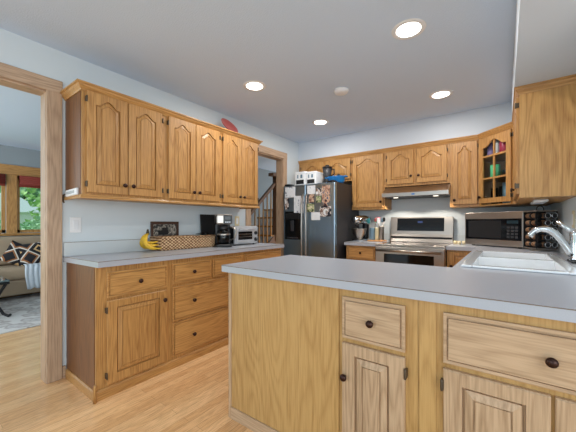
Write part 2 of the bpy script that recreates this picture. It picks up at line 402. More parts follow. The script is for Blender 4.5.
for i, (a, b_) in enumerate(wy):
    g = MB()
    for k in range(4): g.lathe([(.024+.003*k, a+.02), (.024+.003*k, b_-.02)], (XW+.062, 0, 1.945-.035*k), axis='y', n=10)
    g.box(XW+.04, XW+.05, a+.02, b_-.02, 1.775, 1.95)
    tag(g.build('window_shade', M['valance']), ('rust red fabric shade gathered at the top of the narrow left living room window' if i == 0 else 'rust red fabric shade rolled above the right living room window with trees outside'), 'window shade', 'shades in the living room')

# ------------------------------------------------------------------ left wall cabinets
RL = pi/2
def upper(label, group, loc, rz, Wd, H, D, doors, arch=.045, stile=.055):
    t = thing('upper_cabinet', label, 'cabinet', loc, rz, group)
    MB().box(.0005, Wd-.0005, 0, D, 0, H).build('body', oakV, t)
    for d in doors: door(t, *d, arch=arch, stile=stile)
    return t
GU = 'oak upper cabinets on the left wall'
Z0, HU = 1.35, .787
yl = .80
for nm, a, b_, ds in (('two-door oak wall cabinet nearest the doorway, at the left end of its row', .80, 1.42, ((.826, 1.101), (1.108, 1.385))),
                      ('two-door oak wall cabinet in the middle of the left wall row', 1.42, 2.036, ((1.445, 1.722), (1.729, 2.012))),
                      ('two-door oak wall cabinet below the red plate, at the far end of the left row', 2.036, 2.61, ((2.058, 2.318), (2.324, 2.588)))):
    dd = []
    for i, (p, q) in enumerate(ds):
        dd.append((p-a, q-a, .03, .745, (q-a-.028) if i == 0 else (p-a+.028), .10, 'l' if i == 0 else 'r'))
    t = upper(nm, GU, (-2.365, a, Z0), RL, b_-a, HU, .313, dd)
    if a == .80: MB().box(-.003, -.0002, .016, .311, .018, .735).build('end_panel', brownven_shaded, t, label='browner oak end panel with shade in its colour')
CR = [(0, 0), (.008, 0), (.012, .010), (.028, .027), (.032, .038), (.042, .042), (.042, .052), (0, .052)]
cr = sweep([(XL+.003, .80), (-2.365, .80), (-2.365, 2.61), (XL+.003, 2.61)], [(o, 2.088+z) for o, z in CR], 'crown_moulding', oakY)
tag(cr, 'stepped oak crown moulding along the top of the left wall cabinets', 'moulding')
b = sweep([(XL+.003, .80), (-2.365, .80), (-2.365, 2.61), (XL+.003, 2.61)], [(-.0, 1.338), (.012, 1.34), (.014, 1.352), (.006, 1.366), (.0005, 1.366)], 'light_rail', oakY)
tag(b, 'thin oak light rail under the left wall cabinets', 'moulding')

# base cabinets on the left wall
GB = 'oak base cabinets on the left wall'
def base(label, group, loc, rz, Wd, D, H=.874, mat=None):
    t = thing('base_cabinet', label, 'cabinet', loc, rz, group)
    MB().box(.0005, Wd-.0005, 0, D, .0, H).build('body', mat or oakV, t); return t
xf = -2.15; DB = .527
t = base('oak base cabinet with one drawer over one door, nearest the doorway', GB, (xf, .806, 0), RL, .519, DB)
MB().box(-.003, -.0002, .018, DB-.002, .07, .872).build('end_panel', brownven_shaded, t, label='browner oak end panel with shade in its colour')
drawer(t, .062, .494, .662, .835, [.278]); door(t, .062, .494, .085, .642, .466, .57, 'l', arch=0, stile=.06)
m_ = sweep([(XL+.02, .806), (xf, .806), (xf, 2.78)], [(-.002, .0), (.013, 0), (.013, .055), (.006, .066), (-.002, .066)], 'base_moulding', oakY)
tag(m_, 'oak base moulding along the floor under the left cabinets', 'moulding')
b = MB().lathe([(.011, 0), (.011, .10), (.008, .112), (.001, .116)], (xf+.016, .806-.012, 0), n=14).build('corner_post', oakV, m_)
t = base('oak base cabinet with two small drawers above two wide ones', GB, (xf, 1.325, 0), RL, .81, DB)
drawer(t, .025, .405, .672, .838, [.215]); drawer(t, .43, .79, .672, .838, [.61])
drawer(t, .025, .79, .378, .65, [.215, .61]); drawer(t, .025, .79, .09, .362, [.215, .61])
t = base('oak base cabinet at the far end of the left counter, behind the peninsula', GB, (xf, 2.135, 0), RL, .645, DB)
drawer(t, .025, .62, .672, .838, [.32]); door(t, .025, .318, .085, .65, .29, .58, 'l', arch=0); door(t, .325, .62, .085, .65, .352, .58, 'r', arch=0)

def counter_edge(par, path, z=.914):
    sweep(path, [(0, z-.004), (.0012, z-.004), (.0012, z-.0005), (0, z-.0005)], 'edge_seam', M['seam'], par)
ct = tag(MB().prism([(XL+.002, .782), (-2.115, .806), (-2.115, 2.80), (XL+.002, 2.80)], 'z', .8745, .914).build('countertop', M['counter']), 'white laminate countertop with backsplash along the left wall', 'countertop')
MB().box(XL+.002, XL+.02, .785, 2.715, .914, 1.02).build('backsplash', M['splash'], ct)
MB().box(XL+.0203, XL+.0215, .785, 2.715, 1.0165, 1.0197).build('edge_seam', M['seam'], ct)
counter_edge(ct, [(XL+.002, .782), (-2.115, .806), (-2.115, 2.80)])

# ------------------------------------------------------------------ peninsula
GP = 'oak cabinets of the peninsula'
yp = 1.225
t = base('plain oak panel cabinet at the left end of the peninsula', GP, (-1.335, yp, 0), 0, .726, .60, mat=panV)
MB().box(.02, .724, -.006, -.0003, .07, .872).build('veneer_panel', panV, t)
MB().box(-.003, .02, -.012, -.0003, 0, .873).build('corner_strip', paleV, t, bevel=.003, label='pale oak corner strip')
MB().box(.02, .724, -.014, -.0003, 0, .068).build('base_strip', paleH, t, bevel=.003)
t = base('oak peninsula cabinet with a small drawer over a narrow door', GP, (-.609, yp, 0), 0, .336, .60, mat=panV)
drawer(t, .02, .29, .652, .836, [.155], paleH); door(t, .02, .29, .09, .632, .02+.016, .485, 'r', paleV, arch=0, stile=.06)
MB().box(0.0, .336, -.010, -.0003, 0, .068).build('base_strip', paleH, t, bevel=.003)
t = base('wide oak sink cabinet with a long drawer front at the right end of the peninsula', GP, (-.273, yp, 0), 0, .735, .60, mat=panV)
MB().box(.006, .064, -.004, -.0003, .07, .872).build('filler_strip', panV, t)
drawer(t, .09, .69, .652, .836, [.387], paleH, 'drawer_front')
door(t, .09, .387, .09, .632, .36, .455, 'l', paleV, arch=0, stile=.06); door(t, .397, .69, .09, .632, .425, .455, 'r', paleV, arch=0, stile=.06)
MB().box(0.0, .735, -.010, -.0003, 0, .068).build('base_strip', paleH, t, bevel=.003)
# countertop of peninsula, right run and the corner, with a sink cut-out
SX0, SX1, SY0, SY1 = -.185, .285, 1.96, 3.02
c = MB(); z0, z1 = .8745, .914
c.box(-1.365, .48, 1.185, 1.89, z0, z1)
c.box(-.24, SX0, 1.89, YB-.002, z0, z1); c.box(SX1, XR-.002, 1.935, YB-.002, z0, z1)
c.box(SX0, SX1, 1.89, SY0, z0, z1); c.box(SX0, SX1, SY1, YB-.002, z0, z1); c.box(SX1, XR-.002, 1.89, 1.935, z0, z1)
c.box(-.513, -.24, 3.585, YB-.002, z0, z1)
cp = tag(c.build('countertop', M['counter']), 'white laminate countertop running over the peninsula and under the sink', 'countertop')
MB().box(-.513, XR-.02, YB-.02, YB-.002, .914, 1.015).box(XR-.02, XR-.002, 1.94, YB-.002, .914, 1.015).build('backsplash', M['splash'], cp)
counter_edge(cp, [(-1.365, 1.89), (-1.365, 1.185), (.48, 1.185)])
# right run base cabinets (mostly hidden)
t = base('oak base cabinet under the sink, hidden behind the peninsula', 'oak base cabinets along the right and back', (-.20, 3.60, 0), -pi/2, 1.66, .59)
for ch in list(t.children):   # open body so the basins have room
    bpy.data.objects.remove(ch)
MB().box(0, 1.66, 0, .02, 0, .874).box(0, .02, .02, .59, 0, .874).box(1.64, 1.66, .02, .59, 0, .874).box(.02, 1.64, .02, .59, 0, .04).build('body', oakV, t)
for k in range(3): door(t, .03+.54*k, .03+.54*k+.52, .09, .84, .03+.54*k+.03, .75, 'r', arch=0)
t = base('oak base cabinet in the corner right of the range', 'oak base cabinets along the right and back', (-.51, 3.62, 0), 0, .29, .61)
door(t, .02, .285, .09, .855, .045, .7, 'r', arch=0, stile=.05)
t = base('oak base cabinet with one drawer between fridge and range', 'oak base cabinets along the right and back', (-1.70, 3.62, 0), 0, .415, .61)
drawer(t, .02, .395, .70, .862, [.207]); door(t, .02, .395, .09, .68, .36, .6, 'l', arch=0)
cb = tag(MB().box(-1.715, -1.286, 3.585, YB-.002, z0, z1).build('countertop', M['counter']), 'short white laminate countertop between the fridge and the range', 'countertop')
MB().box(-1.715, -1.286, YB-.02, YB-.002, .914, 1.015).build('backsplash', M['splash'], cb)
counter_edge(cb, [(-1.715, 3.585), (-1.286, 3.585)])

# ------------------------------------------------------------------ back wall upper cabinets
GK = 'oak upper cabinets on the back wall'
yu = 3.94; DU = .298
t = upper('two-door oak wall cabinet above the fridge', GK, (-2.676, yu, 1.77), 0, .911, .37, DU,
          [(.05, .465, .03, .325, None, 0, 'l'), (.485, .895, .03, .325, None, 0, 'r')], arch=.07)
t = upper('single-door oak wall cabinet between the fridge and the range hood', GK, (-1.764, yu, Z0), 0, .47, HU, DU, [(.02, .452, .03, .745, .425, .10, 'l')], arch=.07)
t = upper('short two-door oak wall cabinet above the range hood', GK, (-1.293, yu, 1.64), 0, .768, .50, DU,
          [(.03, .365, .03, .455, .337, .12, 'l'), (.40, .74, .03, .455, .428, .12, 'r')], arch=.06)
t = upper('narrow single-door oak wall cabinet right of the range hood', GK, (-.524, yu, Z0), 0, .29, HU, DU, [(.025, .275, .03, .745, .05, .08, 'r')], arch=.07)
# corner cabinet with the glass door
L = .424
t = thing('glass_cabinet', 'diagonal corner cabinet with a glass door of six panes and mugs inside', 'cabinet', (-.233, 3.94, Z0), -pi/4, GK)
# local frame: x along the diagonal, y into the corner
bk = .205
def pent(y_in=0):
    return [(0.002, .021), (L-.002, .021), (L+bk+.004, bk+.025), (L/2, L/2+2*bk+.0), (-bk-.004, bk+.025)]
pent_pts = [(0.002, 0.0), (L-.002, 0.0), (L+.2105, .2105), (L/2, L/2+.421), (-.2105, .2105)]
b = MB(); th = .016
b.prism(pent_pts, 'z', 0, th); b.prism(pent_pts, 'z', HU-.06, HU)
P5 = [Vector(p) for p in pent_pts]; cen = sum(P5, Vector((0, 0)))/5
for i in (1, 2, 3, 4):
    a, d = P5[i], P5[(i+1) % 5]; n_ = Vector((-(d-a).y, (d-a).x)).normalized()
    b.prism([tuple(a), tuple(d), tuple(d+n_*.012), tuple(a+n_*.012)], 'z', th, HU-.06)
b.box(.002, .03, 0, .019, th, HU-.06); b.box(L-.03, L-.002, 0, .019, th, HU-.06)
b.build('body', oakV, t)
inset = [tuple(cen+(p-cen)*.9) for p in P5]
for z in (.29, .53): MB().prism(inset, 'z', z, z+.016).build('shelf', oakH, t)
# door frame with arch and muntins
def glass_door():
    b = MB(); x0, x1, za, zb, st = .012, L-.012, .03, .745, .055
    ou = lambda i, yy: [(u, yy, v) for u, v in outline(x0+i, x1-i, za+i, zb-i)]
    inn = lambda i, yy: [(u, yy, v) for u, v in outline(x0+st-i, x1-st+i, za+st-i, zb-st*.8+i, .07, (x1-x0)/2-st)]
    b.loft([inn(0, -.001), ou(0, -.001), ou(0, -.016), ou(.004, -.02), inn(.002, -.02), inn(0, -.016), inn(0, -.001)], False, False)
    b.box(L/2-.009, L/2+.009, -.018, -.004, za+st-.01, zb-.05)
    for z in (.295, .535): b.box(x0+st-.005, x1-st+.005, -.017, -.004, z-.009, z+.009)
    d = b.build('door', oakV, t)
    MB().prism([(u, v) for u, v in outline(x0+st-.008, x1-st+.008, za+st-.008, zb-st*.8+.008, .07, (x1-x0)/2-st)], 'y', -.008, -.005).build('pane', M['glass'], d)
    knob(d, .04, .10)
    for hz in (.09, .685): hinge(d, L-.008, hz)
glass_door()
# right wall cabinet with its veneered end
t = thing('upper_cabinet', 'large oak wall cabinet on the right whose plain veneered end faces the room', 'cabinet', (.085, 3.638, Z0), -pi/2, GK)
LW = 3.638-2.745
MB().box(.0005, LW-.006, 0, XR-.085-.002, 0, HU).build('body', oakV, t)
MB().box(LW-.0055, LW, -.0, XR-.085-.002, .0, HU-.012).build('end_panel', veneer, t)
for i in range(2):
    door(t, .02+i*.43, .02+i*.43+.42, .03, .745, .43+(-.03 if i == 0 else .05), .10, 'l' if i == 0 else 'r')
pth = [(-2.676, yu), (-.233, yu), (.085, 3.622), (.085, 2.745), (XR-.003, 2.745)]
b = sweep(pth, [(o*.75, 2.104+z) for o, z in CR], 'crown_moulding', oakH)
tag(b, 'oak crown moulding running round the back and right wall cabinets', 'moulding')
b = tag(MB().box(.18, .27, 3.0, 3.40, 1.330, 1.349).build('under_cabinet_light', M['white'], bevel=.006), 'slim white light fixture under the right wall cabinet', 'light')

# ------------------------------------------------------------------ fridge
fx0, fx1, fy, fH = -2.60, -1.765, 3.42, 1.705
t = thing('refrigerator', 'stainless side by side refrigerator with dark sides, between doorway and counter', 'refrigerator', (fx0, fy, 0))
fw = fx1-fx0
MB().box(.005, fw-.005, .065, .79, .02, fH).build('body', M['fside'], t, bevel=.004)
sp = .385
fd = MB().box(0, sp-.004, 0, .06, .09, fH-.005).build('freezer_door', M['fsteel'], t, bevel=.014, seg=3)
rd = MB().box(sp+.004, fw, 0, .06, .09, fH-.005).build('fridge_door', M['fsteel'], t, bevel=.014, seg=3)
MB().box(.02, fw-.02, .02, .06, .02, .085).build('kick_grille', M['black'], t)
for d, hx in ((fd, sp-.035), (rd, sp+.035)):
    MB().tube([(hx, 0, .55), (hx, -.04, .58), (hx, -.052, .75), (hx, -.055, 1.1), (hx, -.052, 1.4), (hx, -.04, 1.53), (hx, 0, 1.56)], .012, 10).build('handle', M['steel'], d)
MB().box(.03, .30, -.004, .012, .93, 1.33).build('dispenser', M['bglass'], fd, bevel=.003)
MB().box(.05, .28, -.010, -.002, 1.22, 1.31).build('dispenser_panel', M['black'], fd, bevel=.003)
MB().box(.07, .26, -.012, -.002, .945, .965).box(.14, .19, -.016, -.004, 1.05, 1.2).build('dispenser_tray', M['fside'], fd, bevel=.003)
for x0 in (.02, fw-.12): MB().box(x0, x0+.10, .0, .10, fH-.004, fH+.018).build('hinge_cover', M['black'], t, bevel=.004)
mg = [('paper_note', 'print', -2.57, -2.39, 1.53, 1.68, 'white printed sheet at the top left of the freezer door'),
      ('paper_note', 'print', -2.41, -2.245, 1.30, 1.545, 'tall white sheet hanging beside the dispenser, right of the freezer door'),
      ('photo_print', 'photo_b', -2.575, -2.50, 1.36, 1.525, 'narrow photo strip just above the ice dispenser'),
      ('paper_note', 'print', -2.19, -2.06, 1.56, 1.675, 'white card at the top left of the fridge door'),
      ('photo_print', 'photo_a', -2.16, -2.08, 1.44, 1.555, 'small dark photo below the white card on the fridge door'),
      ('photo_print', 'photo_c', -2.19, -2.075, 1.315, 1.43, 'greenish photo at the lower left of the fridge door photos'),
      ('photo_print', 'photo_b', -2.05, -1.92, 1.53, 1.63, 'wide photo in the upper middle of the fridge door'),
      ('photo_print', 'photo_a', -1.955, -1.835, 1.435, 1.66, 'tall family photo at the upper right of the fridge door'),
      ('paper_note', 'photo_c', -2.045, -1.97, 1.44, 1.525, 'little picture card in the middle of the fridge door'),
      ('photo_print', 'photo_b', -1.99, -1.82, 1.25, 1.385, 'large black and white photo low on the fridge door'),
      ('paper_note', 'paper', -2.12, -1.985, 1.205, 1.31, 'blank white sheet lowest of the papers on the fridge door'),
      ('paper_note', 'photo_a', -1.93, -1.87, 1.385, 1.44, 'tiny picture above the black and white photo')]
for k, (nm, mt, xa, xb, za, zb, lb) in enumerate(mg):
    o = MB().box(xa, xb, fy-.0035-.0012*(k % 3), fy-.0008-.0012*(k % 3)+.0004, za, zb).build(nm, M[mt], rot=None)
    tag(o, lb, 'photo' if nm == 'photo_print' else 'note', 'papers on the refrigerator')
# things on top of the fridge
def carton(x0, x1, y0, y1, z0, z1, label):
    t = thing('carton', label, 'box', ((x0+x1)/2, (y0+y1)/2, z0))
    hx, hy, H = (x1-x0)/2, (y1-y0)/2, z1-z0
    MB().box(-hx, hx, -hy, hy, 0, H).build('body', M['white'], t, bevel=.012)
    MB().box(-hx*.72, hx*.72, -hy-.002, -hy+.002, H*.12, H*.42).build('dark_window', M['matblack'], t)
    MB().box(-hx*1.02, hx*1.02, -hy*1.02, hy*1.02, H*.86, H+.004).build('lid', M['paper'], t, bevel=.006)
    for pa, pb in ((-.5, -.3), (.1, .45)): MB().box(hx*pa, hx*pb, -hy-.0025, -hy+.002, H*.55, H*.8).build('print', M['blueglass'], t)
FT = fH+.0005
carton(-2.49, -2.305, 3.55, 3.80, FT, FT+.20, 'white box with a dark window on the fridge, the left one of two')
carton(-2.298, -2.13, 3.55, 3.80, FT, FT+.185, 'white box with a dark window on the fridge, beside the black blender')
t = thing('blender', 'black blender jug standing on the fridge behind the blue pan', 'blender', (-2.042, 3.72, FT))
MB().lathe([(.07, 0), (.075, .03), (.062, .085), (.05, .09)]).build('motor_base', M['black'], t)
MB().lathe([(.045, .09), (.05, .10), (.068, .235), (.066, .235)]).build('jug', M['fside'], t)
MB().lathe([(.07, .235), (.07, .258), (.03, .262), (.028, .285), (.001, .286)]).build('lid', M['black'], t)
MB().tube([(.066, 0, .22), (.105, 0, .215), (.11, 0, .15), (.062, 0, .12)], .009, 8).build('handle', M['black'], t)
t = thing('baking_dish', 'blue oval roasting dish with handles on the right of the fridge top', 'dish', (-1.85, 3.62, FT))
b = MB(); ov = lambda s, z: [(.125*s*cos(a), .08*s*sin(a), z) for a in [2*pi*i/28 for i in range(28)]]
b.loft([ov(.8, 0), ov(.95, .02), ov(1.0, .075), ov(1.06, .082), ov(1.06, .088), ov(.96, .088), ov(.9, .02), ov(.75, .01)], True, True, True).build('bowl', M['blue'], t)
for sgn in (-1, 1): MB().tube([(sgn*.12, -.035, .078), (sgn*.155, -.028, .082), (sgn*.155, .028, .082), (sgn*.12, .035, .078)], .008, 8).build('handle', M['blue'], t)
MB().tube([(-.02, 0, .012), (.02, 0, .05), (.035, 0, .10)], .014, 8).lathe([(.022, .09), (.024, .11), (.01, .125)], (.035, 0, 0), n=12).build('stopper', M['black'], t)

# ------------------------------------------------------------------ range and hood
rx0, rx1, ry = -1.282, -.516, 3.55
t = thing('range', 'stainless freestanding range with black oven window and tall control panel', 'range', (rx0, ry, 0)); rw = rx1-rx0
MB().box(0, rw, .03, .655, .02, .895).build('body', M['steel'], t, bevel=.003)
MB().box(.004, rw-.004, .0, .60, .8955, .912).build('cooktop', M['bglass'], t, bevel=.003)
MB().box(0, rw, -.008, .012, .893, .914).build('cooktop_trim', M['steel'], t, bevel=.003)
od = MB().box(.004, rw-.004, -.012, .0295, .20, .885).build('oven_door', M['steel'], t, bevel=.006)
MB().box(.11, rw-.11, -.0145, -.0115, .36, .80).build('oven_window', M['bglass'], od, bevel=.001)
MB().tube([(.03, -.06, .84), (rw-.03, -.06, .84)], .014, 12).box(.05, .075, -.055, -.01, .83, .85).box(rw-.075, rw-.05, -.055, -.01, .83, .85).build('oven_handle', M['steel'], od)
MB().box(.004, rw-.004, -.008, .0295, .03, .185).build('storage_drawer', M['steel'], t, bevel=.005)
bgd = MB().prism([(.56, .912), (.655, .912), (.655, 1.245), (.62, 1.245), (.59, 1.02), (.575, .96)], 'x', 0, rw).build('control_panel', M['steel'], t, bevel=.004)
sl = math.atan2(.03, .225)
MB().box(.09, rw-.10, -.004, .002, -.085, .085).build('display', M['bglass'], bgd, (0, .6055, 1.145), (-sl, 0, 0))
MB().box(rw/2-.03, rw/2+.03, -.0055, -.003, .02, .045).build('clock', plain('clock_digits', rgb(20, 30, 60), .3, emit=(rgb(60, 110, 200), .12)), bgd, (0, .6055, 1.145), (-sl, 0, 0))
MB().box(.01, rw-.01, .571, .58, .962, .985).build('vent_slot', M['matblack'], bgd)
for bx, by, br_ in ((.2, .18, .10), (.2, .42, .075), (.56, .18, .08), (.56, .42, .10)):
    MB().lathe([(br_, 0), (br_, .0008), (br_-.006, .0008), (br_-.006, 0)], (bx, by, .9121), n=36, cap=False).build('burner_ring', M['fside'], t)
t = thing('range_hood', 'slim stainless range hood under the short cabinet above the range', 'range hood', (rx0, 3.78, 1.495))
MB().prism([(0, 0), (.44, 0), (.44, .14), (.17, .14), (.03, .052), (0, .048)], 'x', 0, rw).build('canopy', M['steel'], t, bevel=.002)
MB().box(.03, rw-.03, .03, .42, -.004, .001).build('filter', M['fside'], t)
MB().box(rw/2-.018, rw/2+.018, -.001, .002, .014, .032).build('badge', plain('blue_badge', rgb(60, 110, 180), .4), t)
for lx in (.15, rw-.15):
    MB().lathe([(.03, -.008), (.03, .0)], (lx, .10, 0), n=20).build('lamp_lens', M['hoodglow'], t)
    d = bpy.data.lights.new('hood_lamp', 'SPOT'); d.energy = 9; d.color = (1, .88, .74); d.spot_size = radians(140); d.shadow_soft_size = .04
    o = bpy.data.objects.new('hood_lamp', d); COL.objects.link(o); o.parent = t; o.location = (lx, .10, -.02)

# ------------------------------------------------------------------ things on the counter beside the range
CZ = .9145
t = thing('stand_mixer', 'silver stand mixer with a steel bowl beside the fridge', 'mixer', (-1.615, 3.95, CZ), radians(-25))
MB().box(-.075, .075, -.13, .10, 0, .03).build('base', M['chrome'], t, bevel=.02, seg=3)
MB().box(-.04, .04, .03, .10, .03, .24).build('column', M['black'], t, bevel=.02, seg=3)
MB().loft([[(r*cos(a), y, .295+r*.95*sin(a)) for a in [2*pi*i/18 for i in range(18)]] for y, r in ((.13, .02), (.12, .05), (.05, .066), (-.06, .064), (-.13, .055), (-.155, .04), (-.16, .01))], True, True, True).build('motor_head', M['chrome'], t)
MB().lathe([(.018, 0), (.026, -.01), (.022, -.03), (.012, -.034)], (0, -.10, .235), n=14).build('hub', M['black'], t)
MB().lathe([(.045, .03), (.05, .045), (.09, .10), (.1, .17), (.104, .175), (.096, .17), (.085, .10), (.04, .05)], (0, -.055, 0), n=28).build('bowl', M['steel'], t)
tr = tag(MB().box(-1.515, -1.31, 3.88, 4.08, CZ, CZ+.018).build('wooden_tray', boardwood, bevel=.005), 'small wooden tray holding the utensil jars beside the range', 'tray')
TZ = CZ+.0185
def crock(label, x, y, r, h, mat, sticks):
    t = thing('utensil_crock', label, 'utensil jar', (x, y, TZ), 0, 'utensil jars by the range')
    MB().lathe([(r*.92, 0), (r, .01), (r, h-.01), (r*1.05, h), (r*.9, h), (r*.88, .012), (.001, .012)], n=24).build('jar', M[mat], t)
    for k, (dx, dy, L_, m2, shp) in enumerate(sticks):
        u = thing('utensil', 'x', 'utensil', (x+dx*.4, y+dy*.4, TZ+.014), 0, 'cooking utensils in the jars')
        tip = (dx*1.3, dy*1.3, L_)
        MB().tube([(0, 0, 0), (dx*.7, dy*.7, L_*.6), tip], .0045, 8).build('handle', M['steel'], u)
        if shp == 'spoon': MB().ball((tip[0], tip[1], tip[2]+.025), .02, .01, .03).build('head', M[m2], u)
        else: MB().box(tip[0]-.020, tip[0]+.020, tip[1]-.005, tip[1]+.005, tip[2]-.005, tip[2]+.07).build('head', M[m2], u, bevel=.004)
        u['label'] = {'teal': 'teal spatula in the blue utensil jar', 'red': 'red spoon in the blue utensil jar', 'magenta': 'dark pink spatula in the cream utensil jar', 'green': 'green spoon in the cream utensil jar',
                      'white': 'broad white spatula in the grey utensil jar', 'black': 'black ladle in the grey utensil jar', 'blueglass': 'grey blue spoon in the grey utensil jar'}[m2]
crock('blue grey utensil jar, left of the three by the range', -1.475, 3.97, .042, .165, 'blueglass', [(-.03, 0, .215, 'teal', 'flat'), (.03, -.01, .235, 'red', 'spoon')])
crock('cream utensil jar, middle of the three by the range', -1.408, 3.965, .026, .17, 'cream', [(.012, .0, .23, 'magenta', 'flat'), (-.014, .01, .22, 'green', 'spoon')])
crock('tall grey utensil jar next to the range', -1.345, 3.96, .034, .19, 'steel', [(-.022, -.01, .22, 'white', 'flat'), (.02, .0, .24, 'black', 'spoon'), (.0, .015, .23, 'blueglass', 'spoon')])
for k, (x, y) in enumerate(((-.475, 3.99), (-.43, 3.97), (-.385, 3.99))):
    c_ = thing('votive_cup', ['cream votive cup next to the range', 'cream votive cup in the middle of its row of three', 'cream votive cup nearest the microwave'][k], 'votive', (x, y, CZ), 0, 'votive cups by the range')
    MB().lathe([(.014, 0), (.019, .004), (.021, .04), (.018, .04), (.016, .008), (.001, .008)], n=18).build('cup', M['cream'], c_)
    MB().lathe([(.0155, .009), (.0155, .03), (.001, .032)], n=14).build('wax', M['paper'], c_)

# ------------------------------------------------------------------ microwave and spice rack
mdir = Vector((.51, -.31)); mw = mdir.length; ang = math.atan2(-.31, .51)
t = thing('microwave', 'stainless microwave with a black window set across the counter corner', 'microwave', (-.37, 3.93, CZ), ang)
MB().box(.004, mw-.004, .022, .295, .012, .362).build('case', M['fside'], t, bevel=.004)
for fx in (.06, mw-.06):
    for fy_ in (.06, .25): MB().lathe([(.015, 0), (.018, .013)], (fx, fy_, 0), n=12).build('foot', M['black'], t)
f_ = MB().box(0, mw, 0, .0215, .012, .366).build('front', M['steel'], t, bevel=.004)
MB().box(.012, mw-.012, -.003, .001, .075, .295).build('glass_panel', M['bglass'], f_, bevel=.001)
MB().box(.045, mw-.20, -.0038, -.0025, .095, .275).build('window_mesh', M['black'], f_)
kp = MB()
for i in range(3):
    for j in range(4): kp.box(mw-.145+.038*i, mw-.145+.038*i+.026, -.0042, -.0028, .10+.032*j, .10+.032*j+.02)
kp.build('keypad', M['fside'], f_)
MB().box(mw-.145, mw-.04, -.0042, -.0028, .245, .275).build('display', plain('microwave_clock', rgb(24, 50, 60), .3), f_)

t = thing('spice_rack', 'revolving spice rack with chrome plates and black lidded jars, between microwave and faucet', 'spice rack', (.255, 3.50, CZ), radians(28))
hs = .082
MB().lathe([(.075, 0), (.08, .006), (.02, .012), (.02, .018)], n=28).box(-hs, hs, -hs, hs, .018, .026).build('bottom_plate', M['steel'], t)
MB().box(-hs-.004, hs+.004, -hs-.004, hs+.004, .352, .362).build('top_plate', M['steel'], t, bevel=.003)
fr = MB().box(-.026, .03, -.028, .03, .026, .352)
for sx in (-1, 1):
    for sy in (-1, 1): fr.box(sx*hs-.004, sx*hs+.004, sy*hs-.004, sy*hs+.004, .026, .352)
for i in range(6):
    z = .028+.064*i
    fr.box(-hs, hs, -hs, -hs+.004, z, z+.004); fr.box(-hs, -hs+.004, -hs, hs, z, z+.004); fr.box(-hs, hs, hs-.004, hs, z, z+.004)
fr.build('frame', M['black'], t)
MB().tube([(-.03, 0, .362)]+[(-.03*cos(pi*i/10), 0, .375+.03*sin(pi*i/10)) for i in range(11)]+[(.03, 0, .362)], .004, 8).build('carry_loop', M['black'], t)
def spice(u, row, face):
    z = .060+.064*row
    lab = 'spice jar %s' 
    rows = ['bottom', 'second lowest', 'middle', 'second highest', 'top']
    if face == 'f': lb = 'black lidded spice jar, %s row, %s column of rack side facing the sink' % (rows[row], 'left' if u < .03 else 'right')
    else: lb = 'tan spice jar, %s row of rack side facing the microwave, %s' % (rows[row], 'nearer column' if u < 0 else 'farther column')
    M4 = Matrix.Translation((.255, 3.50, CZ)) @ Matrix.Rotation(radians(28), 4, 'Z')
    if face == 'f':
        p = M4 @ Vector((u, -.034, z)); j = thing('spice_jar', lb, 'spice jar', p, radians(28), 'jars of the revolving spice rack')
    else:
        p = M4 @ Vector((-.054, u, z)); j = thing('spice_jar', lb, 'spice jar', p, radians(28), 'jars of the revolving spice rack')
    if face == 'f':
        MB().lathe([(.024, .0), (.024, .046)], axis='-y', n=18).build('jar', M['tan'], j)
        MB().lathe([(.0262, .0465), (.0262, .062), (.024, .066), (.001, .0665)], axis='-y', n=18).build('lid', M['black'], j)
        MB().lathe([(.0245, .0655), (.0245, .0672), (.020, .0672), (.020, .0655)], axis='-y', n=18, cap=False).build('lid_ring', M['chrome'], j)
    else:
        MB().lathe([(.022, -.034), (.0235, -.03), (.0235, .016)], axis='-y', n=18).build('jar', M['tan'], j)
        MB().lathe([(.0245, .0165), (.0245, .034), (.001, .0345)], axis='-y', n=18).build('lid', M['black'], j)
for r_ in range(5):
    for u in (.0, .054): spice(u, r_, 'f')
    for u in (-.04, .04): spice(u, r_, 's')

# ------------------------------------------------------------------ sink and faucet
t = thing('sink', 'white enamel drop-in double sink in the countertop behind the peninsula', 'sink', (0, 0, .914))
g = .0012
b = MB(); X0, X1, Y0, Y1 = SX0-.02, SX1+.02, SY0-.02, SY1+.02
ym = (SY0+SY1)/2; bas = [(SX0+.035, SX1-.035, SY0+.03, ym-.025), (SX0+.035, SX1-.035, ym+.025, SY1-.03)]
b.box(X0, bas[0][0], Y0, Y1, g, .014); b.box(bas[0][1], X1, Y0, Y1, g, .014)
for ya, yb in ((Y0, bas[0][2]), (bas[0][3], bas[1][2]), (bas[1][3], Y1)): b.box(bas[0][0], bas[0][1], ya, yb, g, .014)
b.build('rim', M['sink'], t, bevel=.005, seg=2)
for (xa, xb, ya, yb) in bas:
    R = lambda i, z: [(xa+i, ya+i, z), (xb-i, ya+i, z), (xb-i, yb-i, z), (xa+i, yb-i, z)]
    o = MB().loft([R(-.008, .001), R(-.008, -.165), R(0, -.16), R(0, .012)][::-1], False, False)
    o = MB().loft([R(0, .012), R(.004, -.12), R(.03, -.16)], False, True).build('basin', M['sink'], t)
    sol = o.modifiers.new('solid', 'SOLIDIFY'); sol.thickness = .004; sol.offset = 1
    MB().lathe([(.04, -.159), (.04, -.157), (.02, -.157)], ((xa+xb)/2, (ya+yb)/2, 0), n=20).build('drain', M['steel'], t)
fxx, fyy = .362, 2.60
t = thing('faucet', 'chrome single lever kitchen faucet arching over the sink from the right', 'faucet', (fxx, fyy, CZ))
MB().box(-.03, .028, -.09, .09, 0, .010).build('deck_plate', M['black'], t, bevel=.004, label='dark deck plate')
MB().lathe([(.030, .010), (.031, .02), (.028, .03), (.0275, .16), (.029, .175), (.029, .19), (.022, .202), (.001, .206)], n=24).build('body', M['chrome'], t)
